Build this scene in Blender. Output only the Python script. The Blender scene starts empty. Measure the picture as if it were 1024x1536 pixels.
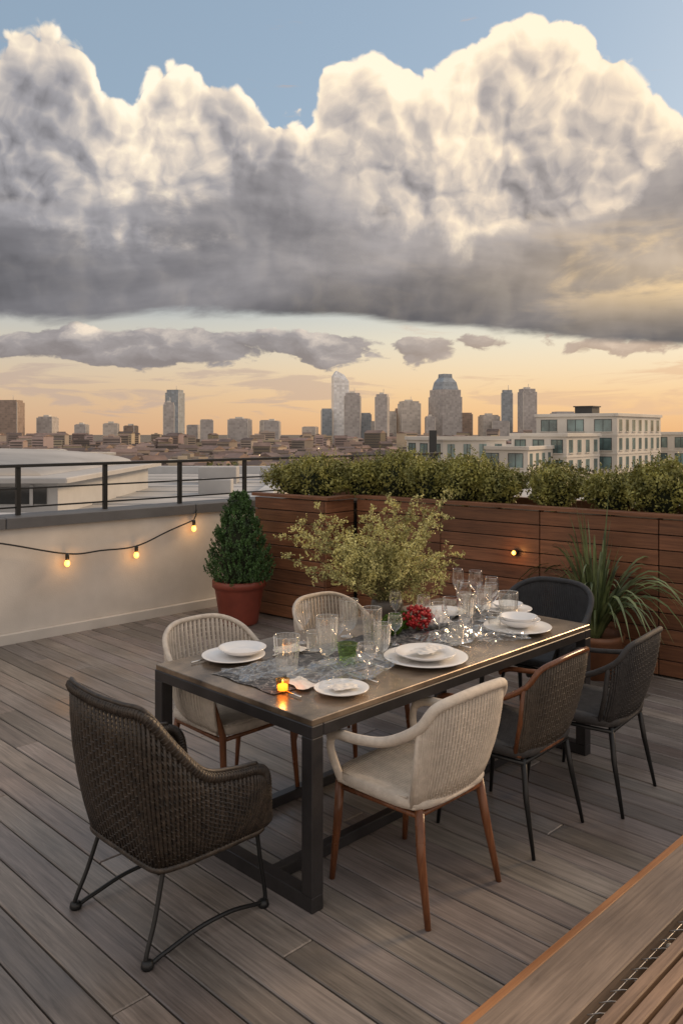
import bpy, math, random
import numpy as np
from mathutils import Vector, Matrix
random.seed(7)
rng = np.random.default_rng(7)
sc = bpy.context.scene
R45 = math.radians(45)

# ------------------------------------------------------------------ materials
def nt_new(name):
    m = bpy.data.materials.new(name); m.use_nodes = True
    nt = m.node_tree
    return m, nt, nt.nodes['Principled BSDF']

def mat(name, col, rough=.6, metal=0., var=.25, scale=6., bump=.15, bscale=60., stretch=(1,1,1),
        col2=None, emis=None, es=0., attr=False, trans=0., spec=None, sheen=0., bdist=.003):
    m, nt, b = nt_new(name)
    N, L = nt.nodes, nt.links
    tc = N.new('ShaderNodeTexCoord'); mp = N.new('ShaderNodeMapping')
    mp.inputs['Scale'].default_value = stretch
    L.new(tc.outputs['Object'], mp.inputs['Vector'])
    no = N.new('ShaderNodeTexNoise'); no.inputs['Scale'].default_value = scale
    no.inputs['Detail'].default_value = 4; no.inputs['Roughness'].default_value = .6
    L.new(mp.outputs[0], no.inputs['Vector'])
    rp = N.new('ShaderNodeValToRGB')
    rp.color_ramp.elements[0].position = .3; rp.color_ramp.elements[1].position = .7
    c0 = [c*(1-var) for c in col]; c1 = [min(1, c*(1+var)) for c in (col2 or col)]
    rp.color_ramp.elements[0].color = (*c0, 1); rp.color_ramp.elements[1].color = (*c1, 1)
    L.new(no.outputs[0], rp.inputs[0])
    out = rp.outputs[0]
    if attr:
        at = N.new('ShaderNodeAttribute'); at.attribute_name = 'tint'
        mx = N.new('ShaderNodeMix'); mx.data_type = 'RGBA'; mx.blend_type = 'MULTIPLY'
        mx.inputs[0].default_value = 1
        L.new(out, mx.inputs[6]); L.new(at.outputs['Color'], mx.inputs[7]); out = mx.outputs[2]
    L.new(out, b.inputs['Base Color'])
    b.inputs['Roughness'].default_value = rough
    b.inputs['Metallic'].default_value = metal
    if spec is not None: b.inputs['Specular IOR Level'].default_value = spec
    if trans: b.inputs['Transmission Weight'].default_value = trans
    if emis: b.inputs['Emission Color'].default_value = (*emis, 1); b.inputs['Emission Strength'].default_value = es
    if bump:
        n2 = N.new('ShaderNodeTexNoise'); n2.inputs['Scale'].default_value = bscale; n2.inputs['Detail'].default_value = 3
        L.new(mp.outputs[0], n2.inputs['Vector'])
        bp = N.new('ShaderNodeBump'); bp.inputs['Strength'].default_value = bump; bp.inputs['Distance'].default_value = bdist
        L.new(n2.outputs[0], bp.inputs['Height']); L.new(bp.outputs[0], b.inputs['Normal'])
    return m

def wood_mat(name, c0, c1, rough=.6, axis=1, fine=55., attr=True, bump=.35, spec=.4):
    """long grain along the given local axis"""
    m, nt, b = nt_new(name); N, L = nt.nodes, nt.links
    tc = N.new('ShaderNodeTexCoord'); at = N.new('ShaderNodeAttribute'); at.attribute_name = 'tint'
    add = N.new('ShaderNodeVectorMath'); add.operation = 'MULTIPLY_ADD'
    L.new(at.outputs['Color'], add.inputs[0]); add.inputs[1].default_value = (37, 53, 41)
    L.new(tc.outputs['Object'], add.inputs[2])
    s = [1., 1., 1.]; s[axis] = .045
    mp = N.new('ShaderNodeMapping'); mp.inputs['Scale'].default_value = s
    L.new((add if attr else tc).outputs[0 if attr else 'Object'], mp.inputs['Vector'])
    n1 = N.new('ShaderNodeTexNoise'); n1.inputs['Scale'].default_value = fine; n1.inputs['Detail'].default_value = 6; n1.inputs['Roughness'].default_value = .7
    n1.inputs['Distortion'].default_value = .6
    L.new(mp.outputs[0], n1.inputs['Vector'])
    n2 = N.new('ShaderNodeTexNoise'); n2.inputs['Scale'].default_value = 1.6; n2.inputs['Detail'].default_value = 5
    L.new(tc.outputs['Object'], n2.inputs['Vector'])
    rp = N.new('ShaderNodeValToRGB'); rp.color_ramp.elements[0].position = .3; rp.color_ramp.elements[1].position = .72
    rp.color_ramp.elements[0].color = (*c0, 1); rp.color_ramp.elements[1].color = (*c1, 1)
    L.new(n1.outputs[0], rp.inputs[0])
    mr = N.new('ShaderNodeMapRange'); mr.inputs[1].default_value = .3; mr.inputs[2].default_value = .7
    mr.inputs[3].default_value = .68; mr.inputs[4].default_value = 1.25
    L.new(n2.outputs[0], mr.inputs[0])
    mx = N.new('ShaderNodeVectorMath'); mx.operation = 'SCALE'
    L.new(rp.outputs[0], mx.inputs[0]); L.new(mr.outputs[0], mx.inputs['Scale'])
    out = mx.outputs[0]
    if attr:
        m2 = N.new('ShaderNodeVectorMath'); m2.operation = 'MULTIPLY'
        L.new(out, m2.inputs[0]); L.new(at.outputs['Color'], m2.inputs[1]); out = m2.outputs[0]
    L.new(out, b.inputs['Base Color'])
    r2 = N.new('ShaderNodeMapRange'); r2.inputs[1].default_value = .35; r2.inputs[2].default_value = .7
    r2.inputs[3].default_value = max(.1, rough-.15); r2.inputs[4].default_value = min(1, rough+.15)
    L.new(n2.outputs[0], r2.inputs[0]); L.new(r2.outputs[0], b.inputs['Roughness'])
    b.inputs['Specular IOR Level'].default_value = spec
    bp = N.new('ShaderNodeBump'); bp.inputs['Strength'].default_value = bump; bp.inputs['Distance'].default_value = .002
    L.new(n1.outputs[0], bp.inputs['Height']); L.new(bp.outputs[0], b.inputs['Normal'])
    return m

def glass_mat(name, col=(.98,.98,.98), rough=.02, lo=.05, hi=.75, power=2.5, frost=0.):
    """thin-walled glass: clear where seen straight on, mirror-like at grazing angles"""
    m = bpy.data.materials.new(name); m.use_nodes=True; nt=m.node_tree; N,L=nt.nodes,nt.links; N.clear()
    t=N.new('ShaderNodeBsdfTransparent'); t.inputs[0].default_value=(*col,1)
    g=N.new('ShaderNodeBsdfGlossy'); g.inputs['Roughness'].default_value=rough; g.inputs[0].default_value=(1,1,1,1)
    f=N.new('ShaderNodeLayerWeight'); f.inputs[0].default_value=.5
    p=N.new('ShaderNodeMath'); p.operation='POWER'; L.new(f.outputs['Facing'],p.inputs[0]); p.inputs[1].default_value=power
    r=N.new('ShaderNodeMapRange'); L.new(p.outputs[0],r.inputs[0]); r.inputs[3].default_value=lo; r.inputs[4].default_value=hi
    mx=N.new('ShaderNodeMixShader'); L.new(r.outputs[0],mx.inputs[0]); L.new(t.outputs[0],mx.inputs[1]); L.new(g.outputs[0],mx.inputs[2])
    res=mx.outputs[0]
    if frost:
        d=N.new('ShaderNodeBsdfDiffuse'); d.inputs[0].default_value=(.8,.79,.76,1)
        m2=N.new('ShaderNodeMixShader'); m2.inputs[0].default_value=frost; L.new(res,m2.inputs[1]); L.new(d.outputs[0],m2.inputs[2]); res=m2.outputs[0]
    o=N.new('ShaderNodeOutputMaterial'); L.new(res,o.inputs[0])
    return m

def facade_mat(name, wall, win, sx=.25, sz=.28, rough=.4, mortar=.03, offset=0.):
    m, nt, b = nt_new(name); N, L = nt.nodes, nt.links
    tc = N.new('ShaderNodeTexCoord'); sp = N.new('ShaderNodeSeparateXYZ'); L.new(tc.outputs['Object'], sp.inputs[0])
    ad = N.new('ShaderNodeMath'); L.new(sp.outputs[0], ad.inputs[0]); L.new(sp.outputs[1], ad.inputs[1])
    cb = N.new('ShaderNodeCombineXYZ'); L.new(ad.outputs[0], cb.inputs[0]); L.new(sp.outputs[2], cb.inputs[1])
    br = N.new('ShaderNodeTexBrick'); br.offset = offset; br.inputs['Scale'].default_value = 1
    br.inputs['Brick Width'].default_value = 1/sx; br.inputs['Row Height'].default_value = 1/sz
    br.inputs['Mortar Size'].default_value = mortar/sz; br.inputs['Mortar'].default_value = (*wall, 1)
    br.inputs['Color1'].default_value = (*win, 1); br.inputs['Color2'].default_value = (*[c*1.5 for c in win], 1)
    L.new(cb.outputs[0], br.inputs['Vector'])
    no = N.new('ShaderNodeTexNoise'); no.inputs['Scale'].default_value = .03
    L.new(tc.outputs['Object'], no.inputs['Vector'])
    mr = N.new('ShaderNodeMapRange'); mr.inputs[3].default_value = .8; mr.inputs[4].default_value = 1.2
    L.new(no.outputs[0], mr.inputs[0])
    vm = N.new('ShaderNodeVectorMath'); vm.operation = 'SCALE'; L.new(br.outputs[0], vm.inputs[0]); L.new(mr.outputs[0], vm.inputs['Scale'])
    L.new(vm.outputs[0], b.inputs['Base Color']); b.inputs['Roughness'].default_value = rough
    return m

# ------------------------------------------------------------------ mesh builder
class MB:
    def __init__(s): s.v=[]; s.f=[]; s.m=[]; s.s=[]; s.t=[]
    def add(s, vs, fs, mi=0, smooth=False, tint=(1,1,1)):
        o=len(s.v); s.v += [tuple(v) for v in vs]
        for f in fs:
            s.f.append(tuple(i+o for i in f)); s.m.append(mi); s.s.append(smooth); s.t.append(tint)
    def box(s, x0,x1,y0,y1,z0,z1, mi=0, M=None, tint=(1,1,1), ch=0.):
        if ch:
            c=ch
            ring=[(x0+c,y0),(x1-c,y0),(x1,y0+c),(x1,y1-c),(x1-c,y1),(x0+c,y1),(x0,y1-c),(x0,y0+c)]
            vs=[(x,y,z0) for x,y in ring]+[(x,y,z1-c) for x,y in ring]+[(x0+c,y0+c,z1),(x1-c,y0+c,z1),(x1-c,y1-c,z1),(x0+c,y1-c,z1)]
            fs=[(i,(i+1)%8,8+(i+1)%8,8+i) for i in range(8)]
            fs+=[(8,9,17,16),(9,10,17),(10,11,18,17),(11,12,18),(12,13,19,18),(13,14,19),(14,15,16,19),(15,8,16),(16,17,18,19),tuple(range(7,-1,-1))]
        else:
            vs=[(x0,y0,z0),(x1,y0,z0),(x1,y1,z0),(x0,y1,z0),(x0,y0,z1),(x1,y0,z1),(x1,y1,z1),(x0,y1,z1)]
            fs=[(3,2,1,0),(4,5,6,7),(0,1,5,4),(1,2,6,5),(2,3,7,6),(3,0,4,7)]
        if M is not None: vs=[M@Vector(v) for v in vs]
        s.add(vs,fs,mi,False,tint)
    def tube(s, path, r, n=8, mi=0, closed=False, tint=(1,1,1), smooth=True):
        P=[Vector(p) for p in path]; k=len(P)
        rs=r if hasattr(r,'__len__') else [r]*k
        vs=[]; up=None
        for i in range(k):
            if closed: t=P[(i+1)%k]-P[i-1]
            else: t=P[min(i+1,k-1)]-P[max(i-1,0)]
            if t.length<1e-9: t=Vector((0,0,1))
            t.normalize()
            if up is None:
                up=Vector((0,0,1)) if abs(t.z)<.9 else Vector((1,0,0))
            a=(up-t*up.dot(t))
            if a.length<1e-6: a=t.orthogonal()
            a.normalize(); b=t.cross(a); up=a
            for j in range(n):
                q=2*math.pi*j/n
                vs.append(P[i]+(a*math.cos(q)+b*math.sin(q))*rs[i])
        fs=[]
        for i in range(k if closed else k-1):
            i2=(i+1)%k
            for j in range(n):
                fs.append((i*n+j,i*n+(j+1)%n,i2*n+(j+1)%n,i2*n+j))
        if not closed:
            fs.append(tuple(range(n-1,-1,-1))); fs.append(tuple((k-1)*n+j for j in range(n)))
        s.add(vs,fs,mi,smooth,tint)
    def lathe(s, prof, n=32, c=(0,0,0), mi=0, smooth=True, sx=1,sy=1, wob=0.):
        vs=[];k=len(prof)
        for r,z in prof:
            for j in range(n):
                q=2*math.pi*j/n; rr=r*(1+wob*math.sin(q*16))
                vs.append((c[0]+rr*math.cos(q)*sx,c[1]+rr*math.sin(q)*sy,c[2]+z))
        fs=[(i*n+j,i*n+(j+1)%n,(i+1)*n+(j+1)%n,(i+1)*n+j) for i in range(k-1) for j in range(n)]
        s.add(vs,fs,mi,smooth)
    def obj(s, name, mats, loc=(0,0,0), rz=0., parent=None):
        me=bpy.data.meshes.new(name); me.from_pydata(s.v,[],s.f)
        for m in mats: me.materials.append(m)
        me.polygons.foreach_set('material_index',s.m); me.polygons.foreach_set('use_smooth',s.s)
        ca=me.color_attributes.new('tint','FLOAT_COLOR','CORNER')
        cols=[]
        for f,t in zip(s.f,s.t): cols += [t[0],t[1],t[2],1.]*len(f)
        ca.data.foreach_set('color',cols)
        me.update()
        ob=bpy.data.objects.new(name,me); sc.collection.objects.link(ob)
        ob.location=loc; ob.rotation_euler=(0,0,rz)
        if parent: ob.parent=parent
        return ob

def empty(name, loc=(0,0,0), rz=0.):
    e=bpy.data.objects.new(name,None); sc.collection.objects.link(e)
    e.location=loc; e.rotation_euler=(0,0,rz); e.empty_display_size=.2
    return e

def catmull(pts, n):
    P=[Vector(p) for p in pts]; k=len(P)-1; out=[]
    for i in range(n):
        t=i/(n-1)*k; j=min(int(t),k-1); u=t-j
        p0=P[j-1] if j>0 else P[j]*2-P[j+1]; p1=P[j]; p2=P[j+1]; p3=P[j+2] if j+2<=k else P[k]*2-P[k-1]
        out.append(.5*((2*p1)+(p2-p0)*u+(2*p0-5*p1+4*p2-p3)*u*u+(3*p1-p0-3*p2+p3)*u**3))
    return out

def grey(a=.85,b=1.15):
    g=random.uniform(a,b); return (g*random.uniform(.97,1.03),g,g*random.uniform(.96,1.04))

# ------------------------------------------------------------------ materials list
M_deck = wood_mat('weathered_deck_wood',(.10,.086,.077),(.27,.232,.208),rough=.45,axis=1,bump=.5,spec=.5)
M_gap = mat('dark_underlay',(.012,.011,.01),rough=.9)
M_fence = wood_mat('cedar_boards',(.10,.042,.022),(.25,.11,.055),rough=.5,axis=0,bump=.4)
M_curb = wood_mat('curb_wood',(.14,.10,.072),(.29,.215,.16),rough=.55,axis=0)
M_rim = wood_mat('stained_edge_wood',(.26,.11,.045),(.42,.2,.08),rough=.5,axis=0)
M_slat = wood_mat('bench_slat_wood',(.13,.08,.05),(.32,.21,.14),rough=.5,axis=0)
M_wall = mat('white_stucco',(.50,.47,.43),rough=.85,var=.09,scale=1.5,bump=.4,bscale=90,col2=(.55,.52,.48))
M_cop = mat('slate_coping',(.085,.09,.10),rough=.55,var=.15,scale=4)
M_rail = mat('black_metal',(.012,.013,.014),rough=.4,metal=.3,var=.2)
M_steel = mat('dark_steel',(.042,.040,.042),rough=.42,metal=.5,var=.3,scale=5,bump=.12,bscale=40)
M_top = mat('bronzed_table_metal',(.13,.105,.086),rough=.26,metal=.6,var=.5,scale=3.5,col2=(.30,.23,.165),bump=.2,bscale=14)
M_wick = mat('dark_wicker',(.016,.0115,.0085),rough=.42,var=.5,scale=40,col2=(.034,.025,.018),bump=.5,bscale=300)
M_white = mat('cream_rope',(.52,.465,.40),rough=.85,var=.14,scale=30,bump=.5,bscale=350)
M_whiteseat = mat('cream_woven_seat',(.50,.45,.39),rough=.9,var=.14,scale=25,bump=.8,bscale=260)
M_dark = mat('charcoal_rope',(.030,.028,.028),rough=.75,var=.3,scale=30,bump=.5,bscale=350)
M_fab = mat('charcoal_fabric',(.035,.037,.042),rough=.9,var=.2,scale=30,bump=.7,bscale=400)
M_brown = mat('brown_rope',(.065,.052,.04),rough=.75,var=.3,scale=30,bump=.5,bscale=350)
M_leg = wood_mat('walnut_leg',(.09,.032,.014),(.22,.085,.035),rough=.35,axis=2,attr=False,fine=80)
M_por = mat('white_porcelain',(.74,.73,.72),rough=.18,var=.02,bump=0)
M_glass = glass_mat('clear_glass',lo=.07,hi=.95,power=1.8); M_gglass = glass_mat('green_glass',(.50,.68,.32)); M_cglass=glass_mat('textured_glass',(.95,.95,.93),.08,.12,.9,1.6,frost=.05)
M_terr = mat('red_glazed_terracotta',(.20,.045,.028),rough=.45,var=.2,scale=5)
M_soil = mat('soil',(.03,.02,.013),rough=.95,var=.4,scale=30,bump=1,bscale=60,bdist=.02)
M_conifer = mat('conifer_leaf',(.018,.05,.014),rough=.6,var=.5,scale=14,col2=(.055,.12,.03),bump=0)
M_hedge = mat('hedge_leaf',(.055,.08,.018),rough=.6,var=.5,scale=5,col2=(.26,.25,.065),bump=0)
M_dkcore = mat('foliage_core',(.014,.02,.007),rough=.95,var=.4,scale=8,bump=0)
M_feather = mat('feathery_leaf',(.15,.17,.045),rough=.65,var=.5,scale=7,col2=(.58,.54,.22),bump=0)
M_stem = mat('stem',(.16,.15,.06),rough=.7)
M_blade = mat('grass_blade',(.035,.07,.022),rough=.45,var=.5,scale=6,col2=(.14,.17,.07),bump=0)
M_red = mat('red_berries',(.35,.012,.014),rough=.35,var=.5,scale=60,bump=0)
M_moss = mat('moss',(.07,.13,.015),rough=.95,var=.5,scale=30,bump=0)
M_bark = mat('bark',(.06,.045,.03),rough=.9)
M_bulb = mat('bulb_glow',(1,.6,.2),emis=(1,.36,.05),es=5,bump=0)
M_flame = mat('candle_glow',(1,.6,.2),emis=(1,.36,.05),es=3.5,bump=0)
M_roofg = mat('roof_membrane',(.36,.36,.36),rough=.8,var=.15,scale=.6,bump=.2)
M_metalw = mat('zinc',(.42,.43,.44),rough=.5,var=.1,scale=1)
M_napkin = mat('linen',(.66,.63,.59),rough=.9,var=.06,scale=30,bump=.4,bscale=400)

# ------------------------------------------------------------------ deck (local X = u, local Y = plank direction)
b=MB(); w=.138; g=.007; X=-2.0
while X<8.2:
    Y=1.50+0.0; first=True
    while Y<7.19:
        Ln=random.uniform(1.8,3.8) if not first else random.uniform(.5,3.4)
        first=False
        Y2=min(Y+Ln,7.19)
        b.box(X,X+w,Y,Y2-.004,-.025,random.uniform(-.0012,.0012),0,None,grey(.72,1.25),ch=.004)
        Y=Y2
    X+=w+g
deck=b.obj('wooden_deck',[M_deck],rz=R45)
b=MB(); b.box(-2.2,12.,-.6,9,-.3,-.026); b.obj('roof_slab',[M_gap],rz=R45)

# edge curb, metal grille strip, slatted bench
b=MB()
b.box(-2,9,1.462,1.492,-.02,.088,1,ch=.003)
x=-2.
while x<6:
    b.box(x,x+3.594,1.255,1.459,-.02,.093,0,None,grey(.9,1.1),ch=.004); x+=3.6
b.obj('timber_curb',[M_curb,M_rim],rz=R45)
b=MB(); b.box(-2,7,1.19,1.25,-.02,-.005,1)
for i in range(1000):
    x=random.uniform(-.5,6.2); y=random.uniform(1.195,1.247); r=random.uniform(.008,.016)
    a=random.random()*3
    vs=[];z=random.uniform(0,.02)
    for (rr,zz) in ((.0,-.6),(.8,-.35),(1,.0),(.75,.4),(0,.6)):
        for j in range(6):
            q=j*math.pi/3+a; vs.append((x+rr*r*math.cos(q)*1.3,y+rr*r*math.sin(q),z+zz*r))
    fs=[(k*6+j,k*6+(j+1)%6,(k+1)*6+(j+1)%6,(k+1)*6+j) for k in range(4) for j in range(6)]
    b.add(vs,fs,0,True,grey(.6,1.3))
b.obj('drainage_gravel',[mat('pebble_stone',(.55,.50,.45),rough=.8,attr=True),M_gap],rz=R45)
b=MB()
for y in (1.20,1.240): b.tube([(-1,y,.062),(6.5,y,.062)],.0025,6)
for i in range(100):
    x=-.9+i*.075; b.tube([(x,1.252,.066),(x+.03,1.225,.07),(x+.06,1.195,.066)],.0022,5)
b.obj('wire_grille',[mat('galvanised_wire',(.35,.33,.31),rough=.4,metal=.7)],rz=R45)
be=empty('slatted_bench',rz=R45)
b=MB()
for i in range(16):
    y1=1.184-i*.056
    b.box(-1.5,5.2,y1-.043,y1,.09,.118,0,None,grey(.8,1.15),ch=.004)
b.obj('seat_slats',[M_slat],parent=be)
b=MB()
for x in np.arange(-1.4,5.2,.8): b.box(x,x+.05,.30,1.17,.0,.088,0)
b.obj('bench_frame',[M_rail],parent=be)

# ------------------------------------------------------------------ parapet wall + railing
pw=empty('parapet_wall',rz=R45)
b=MB(); b.box(-3,9.2,7.19,7.50,-.3,1.01); b.obj('wall_body',[M_wall],parent=pw)
b=MB(); b.box(-3,9.22,7.145,7.187,-.02,.09,ch=.006); b.obj('plinth',[M_wall],parent=pw)
b=MB(); 
x=-3
while x<9: b.box(x,x+1.994,7.155,7.54,1.013,1.11,ch=.006); x+=2
b.obj('coping',[M_cop],parent=pw)
ra=empty('metal_railing',rz=R45)
b=MB()
x=3.19-.87*6
while x<9.4:
    b.box(x-.02,x+.02,7.34,7.38,1.112,1.545,ch=.003); x+=.87
b.obj('posts',[M_rail],parent=ra)
b=MB(); b.box(-3,9.4,7.33,7.39,1.546,1.575,ch=.005); b.box(-3,9.4,7.35,7.37,1.345,1.36); b.box(-3,9.4,7.35,7.37,1.175,1.19); b.obj('rails',[M_rail],parent=ra)

# ------------------------------------------------------------------ fence / planter
fang=math.atan2(-.639,.769)
fo=Vector((.15,8.13,0))
fe=empty('wooden_planter_fence',loc=fo,rz=fang)   # local x along fence, local y away from terrace
b=MB(); nb=10; bh=.119
def boards(b,x0,x1,yf,th=.022):
    n=max(1,round((x1-x0)/.98)); pl=(x1-x0)/n
    for p in range(n):
        a=x0+p*pl+.004; c=x0+(p+1)*pl-.004
        for k in range(nb):
            b.box(a,c,yf+random.uniform(-.001,.001),yf+th,.02+k*bh,.02+(k+1)*bh-.009,0,None,grey(.7,1.25),ch=.003)
boards(b,.0,5.9,0.)
b.obj('front_boards',[M_fence],parent=fe)
b=MB(); boards(b,-.85,.10,-.42); b.obj('box_boards',[M_fence],loc=(-.16,.0,0),parent=fe)
b=MB()
for k in range(nb): b.box(-.42,-.0,0,.022,.02+k*bh,.02+(k+1)*bh-.009,0,None,grey(.75,1.2),ch=.003)
b.obj('return_boards',[M_fence],loc=(-.035,0,0),rz=math.radians(90),parent=fe)
b=MB()
b.box(-.0,5.9,-.02,.085,1.214,1.245,0,None,(.95,.95,.95),ch=.004)
b.box(-1.04,-.005,-.44,-.335,1.214,1.245,0,None,(.95,.95,.95),ch=.004)
b.box(-.11,-.005,-.333,-.022,1.214,1.245,0,None,(.9,.9,.9),ch=.004)
b.box(-1.04,5.9,.75,.83,0,1.245,0)
b.obj('cap_boards',[M_fence],parent=fe)
b=MB(); b.box(.0,5.9,.03,.74,0,1.16); b.box(-1.0,-.07,-.39,.74,0,1.158); b.obj('soil_fill',[M_soil],parent=fe)
b=MB()
for x in (1.96,.98,2.95,3.93,4.9): b.box(x-.012,x+.012,.024,.07,0,1.21)
b.obj('back_posts',[M_gap],parent=fe)

# ------------------------------------------------------------------ leaves
def leaf_mesh(name, C, size, mats, asp=.45, up=0., parent=None, loc=(0,0,0), mi=None):
    C=np.asarray(C,float); n=len(C)
    a=rng.normal(size=(n,3)); a[:,2]+=up; a/=np.linalg.norm(a,axis=1)[:,None]
    r=rng.normal(size=(n,3)); bb=np.cross(a,r); bb/=np.linalg.norm(bb,axis=1)[:,None]
    s=(size*rng.uniform(.6,1.35,n))[:,None]
    V=np.stack([C-a*s*.5, C+bb*s*asp*.5, C+a*s*.5, C-bb*s*asp*.5],1).reshape(-1,3)
    F=np.arange(4*n).reshape(n,4)
    me=bpy.data.meshes.new(name)
    me.vertices.add(4*n); me.vertices.foreach_set('co',V.ravel())
    me.loops.add(4*n); me.loops.foreach_set('vertex_index',F.ravel().astype(np.int32))
    me.polygons.add(n); me.polygons.foreach_set('loop_start',(np.arange(n)*4).astype(np.int32)); me.polygons.foreach_set('loop_total',np.full(n,4,np.int32))
    for m in mats: me.materials.append(m)
    me.update(); me.validate()
    o=bpy.data.objects.new(name,me); sc.collection.objects.link(o); o.location=loc
    if parent: o.parent=parent
    return o

def blob_pts(c, rad, n, lumps=9, lr=.45):
    c=np.array(c); rad=np.array(rad); out=[]
    L=[(np.zeros(3),.8)]
    for i in range(lumps):
        d=rng.normal(size=3); d/=np.linalg.norm(d); d[2]=abs(d[2])*.9-.15
        L.append((d*rng.uniform(.55,.8),lr*rng.uniform(.6,1.3)))
    tot=sum(l[1]**2 for l in L)
    for p,r in L:
        k=int(n*r*r/tot)
        d=rng.normal(size=(k,3)); d/=np.linalg.norm(d,axis=1)[:,None]
        rr=r*(1-np.abs(rng.normal(0,.16,k)))
        out.append(c+(p+d*rr[:,None])*rad)
    return np.concatenate(out)

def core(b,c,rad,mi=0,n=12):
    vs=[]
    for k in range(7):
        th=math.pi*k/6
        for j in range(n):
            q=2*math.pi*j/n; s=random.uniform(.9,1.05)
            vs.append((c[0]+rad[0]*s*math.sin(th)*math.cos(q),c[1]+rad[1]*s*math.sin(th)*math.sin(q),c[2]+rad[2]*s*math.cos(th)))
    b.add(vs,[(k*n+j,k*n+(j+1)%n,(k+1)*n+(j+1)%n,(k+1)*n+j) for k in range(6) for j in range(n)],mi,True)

# hedge shrubs along the planter: (x along fence, y behind, radius x, height)
shr=[(-.88,.1,.40,.40),(-.50,.02,.40,.48),(-.1,.28,.36,.44),(.25,.38,.38,.55),(.68,.36,.36,.46),(1.05,.36,.34,.52),(1.38,.38,.27,.40),(1.92,.40,.25,.42),
     (2.42,.45,.30,.38),(2.82,.42,.33,.50),(3.25,.5,.30,.35),(3.72,.5,.36,.48),(4.25,.5,.40,.38),(4.7,.5,.36,.48),(5.2,.5,.42,.4)]
for x,y,rx,h in shr:
    e=empty('boxwood_shrub',loc=fo+Matrix.Rotation(fang,3,'Z')@Vector((x,y,1.16)))
    P=blob_pts((0,0,h*.48),(rx,min(rx,.36),h*.58),4600,lumps=16,lr=.36)
    P=P[P[:,2]>-.02]
    leaf_mesh('leaves',P,.034,[M_hedge],asp=.55,parent=e)
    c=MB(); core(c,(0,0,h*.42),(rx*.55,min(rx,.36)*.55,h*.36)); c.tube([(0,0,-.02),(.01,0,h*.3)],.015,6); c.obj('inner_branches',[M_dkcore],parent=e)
    tw=[]
    for i in range(190):
        a=random.random()*6.28; r=random.random()**.5*rx*1.0; dr=random.gauss(0,.35); dq=random.gauss(0,.3); ln=random.randint(7,17)
        base=np.array((r*math.cos(a),r*math.sin(a)*.8,h*random.uniform(.62,.9)*(1-.35*(r/rx)**2)))
        for k in range(ln): tw.append(base+np.array((random.gauss(0,.006)+dr*k*.009,random.gauss(0,.006)+dq*k*.009,k*.009)))
    leaf_mesh('shoots',tw,.022,[M_hedge],asp=.5,up=.6,parent=e)

# conical topiary in pot
e=empty('potted_conifer',loc=(-1.0,8.0,0))
b=MB(); b.lathe([(0,.0),(.175,0),(.185,.02),(.235,.33),(.25,.36),(.262,.365),(.262,.425),(.25,.43),(.235,.425),(.23,.39),(0,.385)],40); b.obj('pot',[M_terr],parent=e)
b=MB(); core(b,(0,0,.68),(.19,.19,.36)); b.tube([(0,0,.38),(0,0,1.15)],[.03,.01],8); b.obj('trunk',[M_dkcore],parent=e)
P=[]
for i in range(640):
    t=random.random()**1.2; z=.40+t*.82
    R=.32*(1-t)**.70*min(1,(t+.10)/.2)**.5+.012
    a=random.random()*6.283; rr=R*random.uniform(.70,1.08)
    bx=np.array((rr*math.cos(a),rr*math.sin(a),z)); d=np.array((math.cos(a)*.5,math.sin(a)*.5,1.)); 
    for k in range(34):
        s=random.random(); P.append(bx+d*s*.08+rng.normal(0,.012*(1.1-s),3))
leaf_mesh('foliage',P,.024,[M_conifer],asp=.45,up=1.2,parent=e)

# strappy grass plant by fence
e=empty('ornamental_grass_plant',loc=(1.95,6.28,0))
b=MB(); b.lathe([(0,0),(.15,0),(.20,.28),(.215,.29),(.215,.33),(.195,.33),(.19,.30),(0,.29)],32); b.obj('pot',[mat('brown_pot',(.16,.07,.035),rough=.5)],parent=e)
b=MB()
for i in range(190):
    a=random.random()*6.283; Ln=random.uniform(.5,1.15); lean=random.uniform(.08,1.05); wd=random.uniform(.006,.015)
    d=Vector((math.cos(a),math.sin(a),0)); s=Vector((-math.sin(a),math.cos(a),0)); vs=[];n=10
    for k in range(n):
        t=k/(n-1); r=.04+lean*Ln*t**1.2*.75; z=.3+Ln*(t*1.05-.95*lean*t*t*t)
        ww=wd*(1-t**3)+.0008
        tw=s*ww+Vector((0,0,ww*.4))
        p=d*r+Vector((0,0,z)); vs+=[p-tw,p+tw]
    b.add(vs,[(2*k,2*k+1,2*k+3,2*k+2) for k in range(n-1)],0,True)
b.obj('blades',[M_blade],parent=e)

# ------------------------------------------------------------------ table (local x long, y across to the left, origin at near corner)
TA=math.radians(45.5); TO=(-.1135,3.163,0)
te=empty('dining_table',loc=TO,rz=TA)
TL,TW=2.225,1.10
b=MB(); b.box(.004,TL-.004,.004,TW-.004,.728,.752,0,ch=.003); b.obj('table_top',[M_top],parent=te)
b=MB(); k=.062
for y0 in (0,TW-k): b.box(k+.002,TL-k-.002,y0,y0+k,.680,.7265,ch=.003)
for x0 in (0,TL-k):
    b.box(x0,x0+k,0,TW,.680,.7268,ch=.003)
    for y0 in (0,TW-k): b.box(x0,x0+k,y0,y0+k,.0635,.679,ch=.003)
    b.box(x0,x0+k,0,TW,.002,.062,ch=.003)
for y0 in (.27,TW-.27-.05): b.box(k+.002,TL-k-.002,y0,y0+.05,.004,.052,ch=.003)
b.obj('steel_frame',[M_steel],parent=te)
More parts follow.
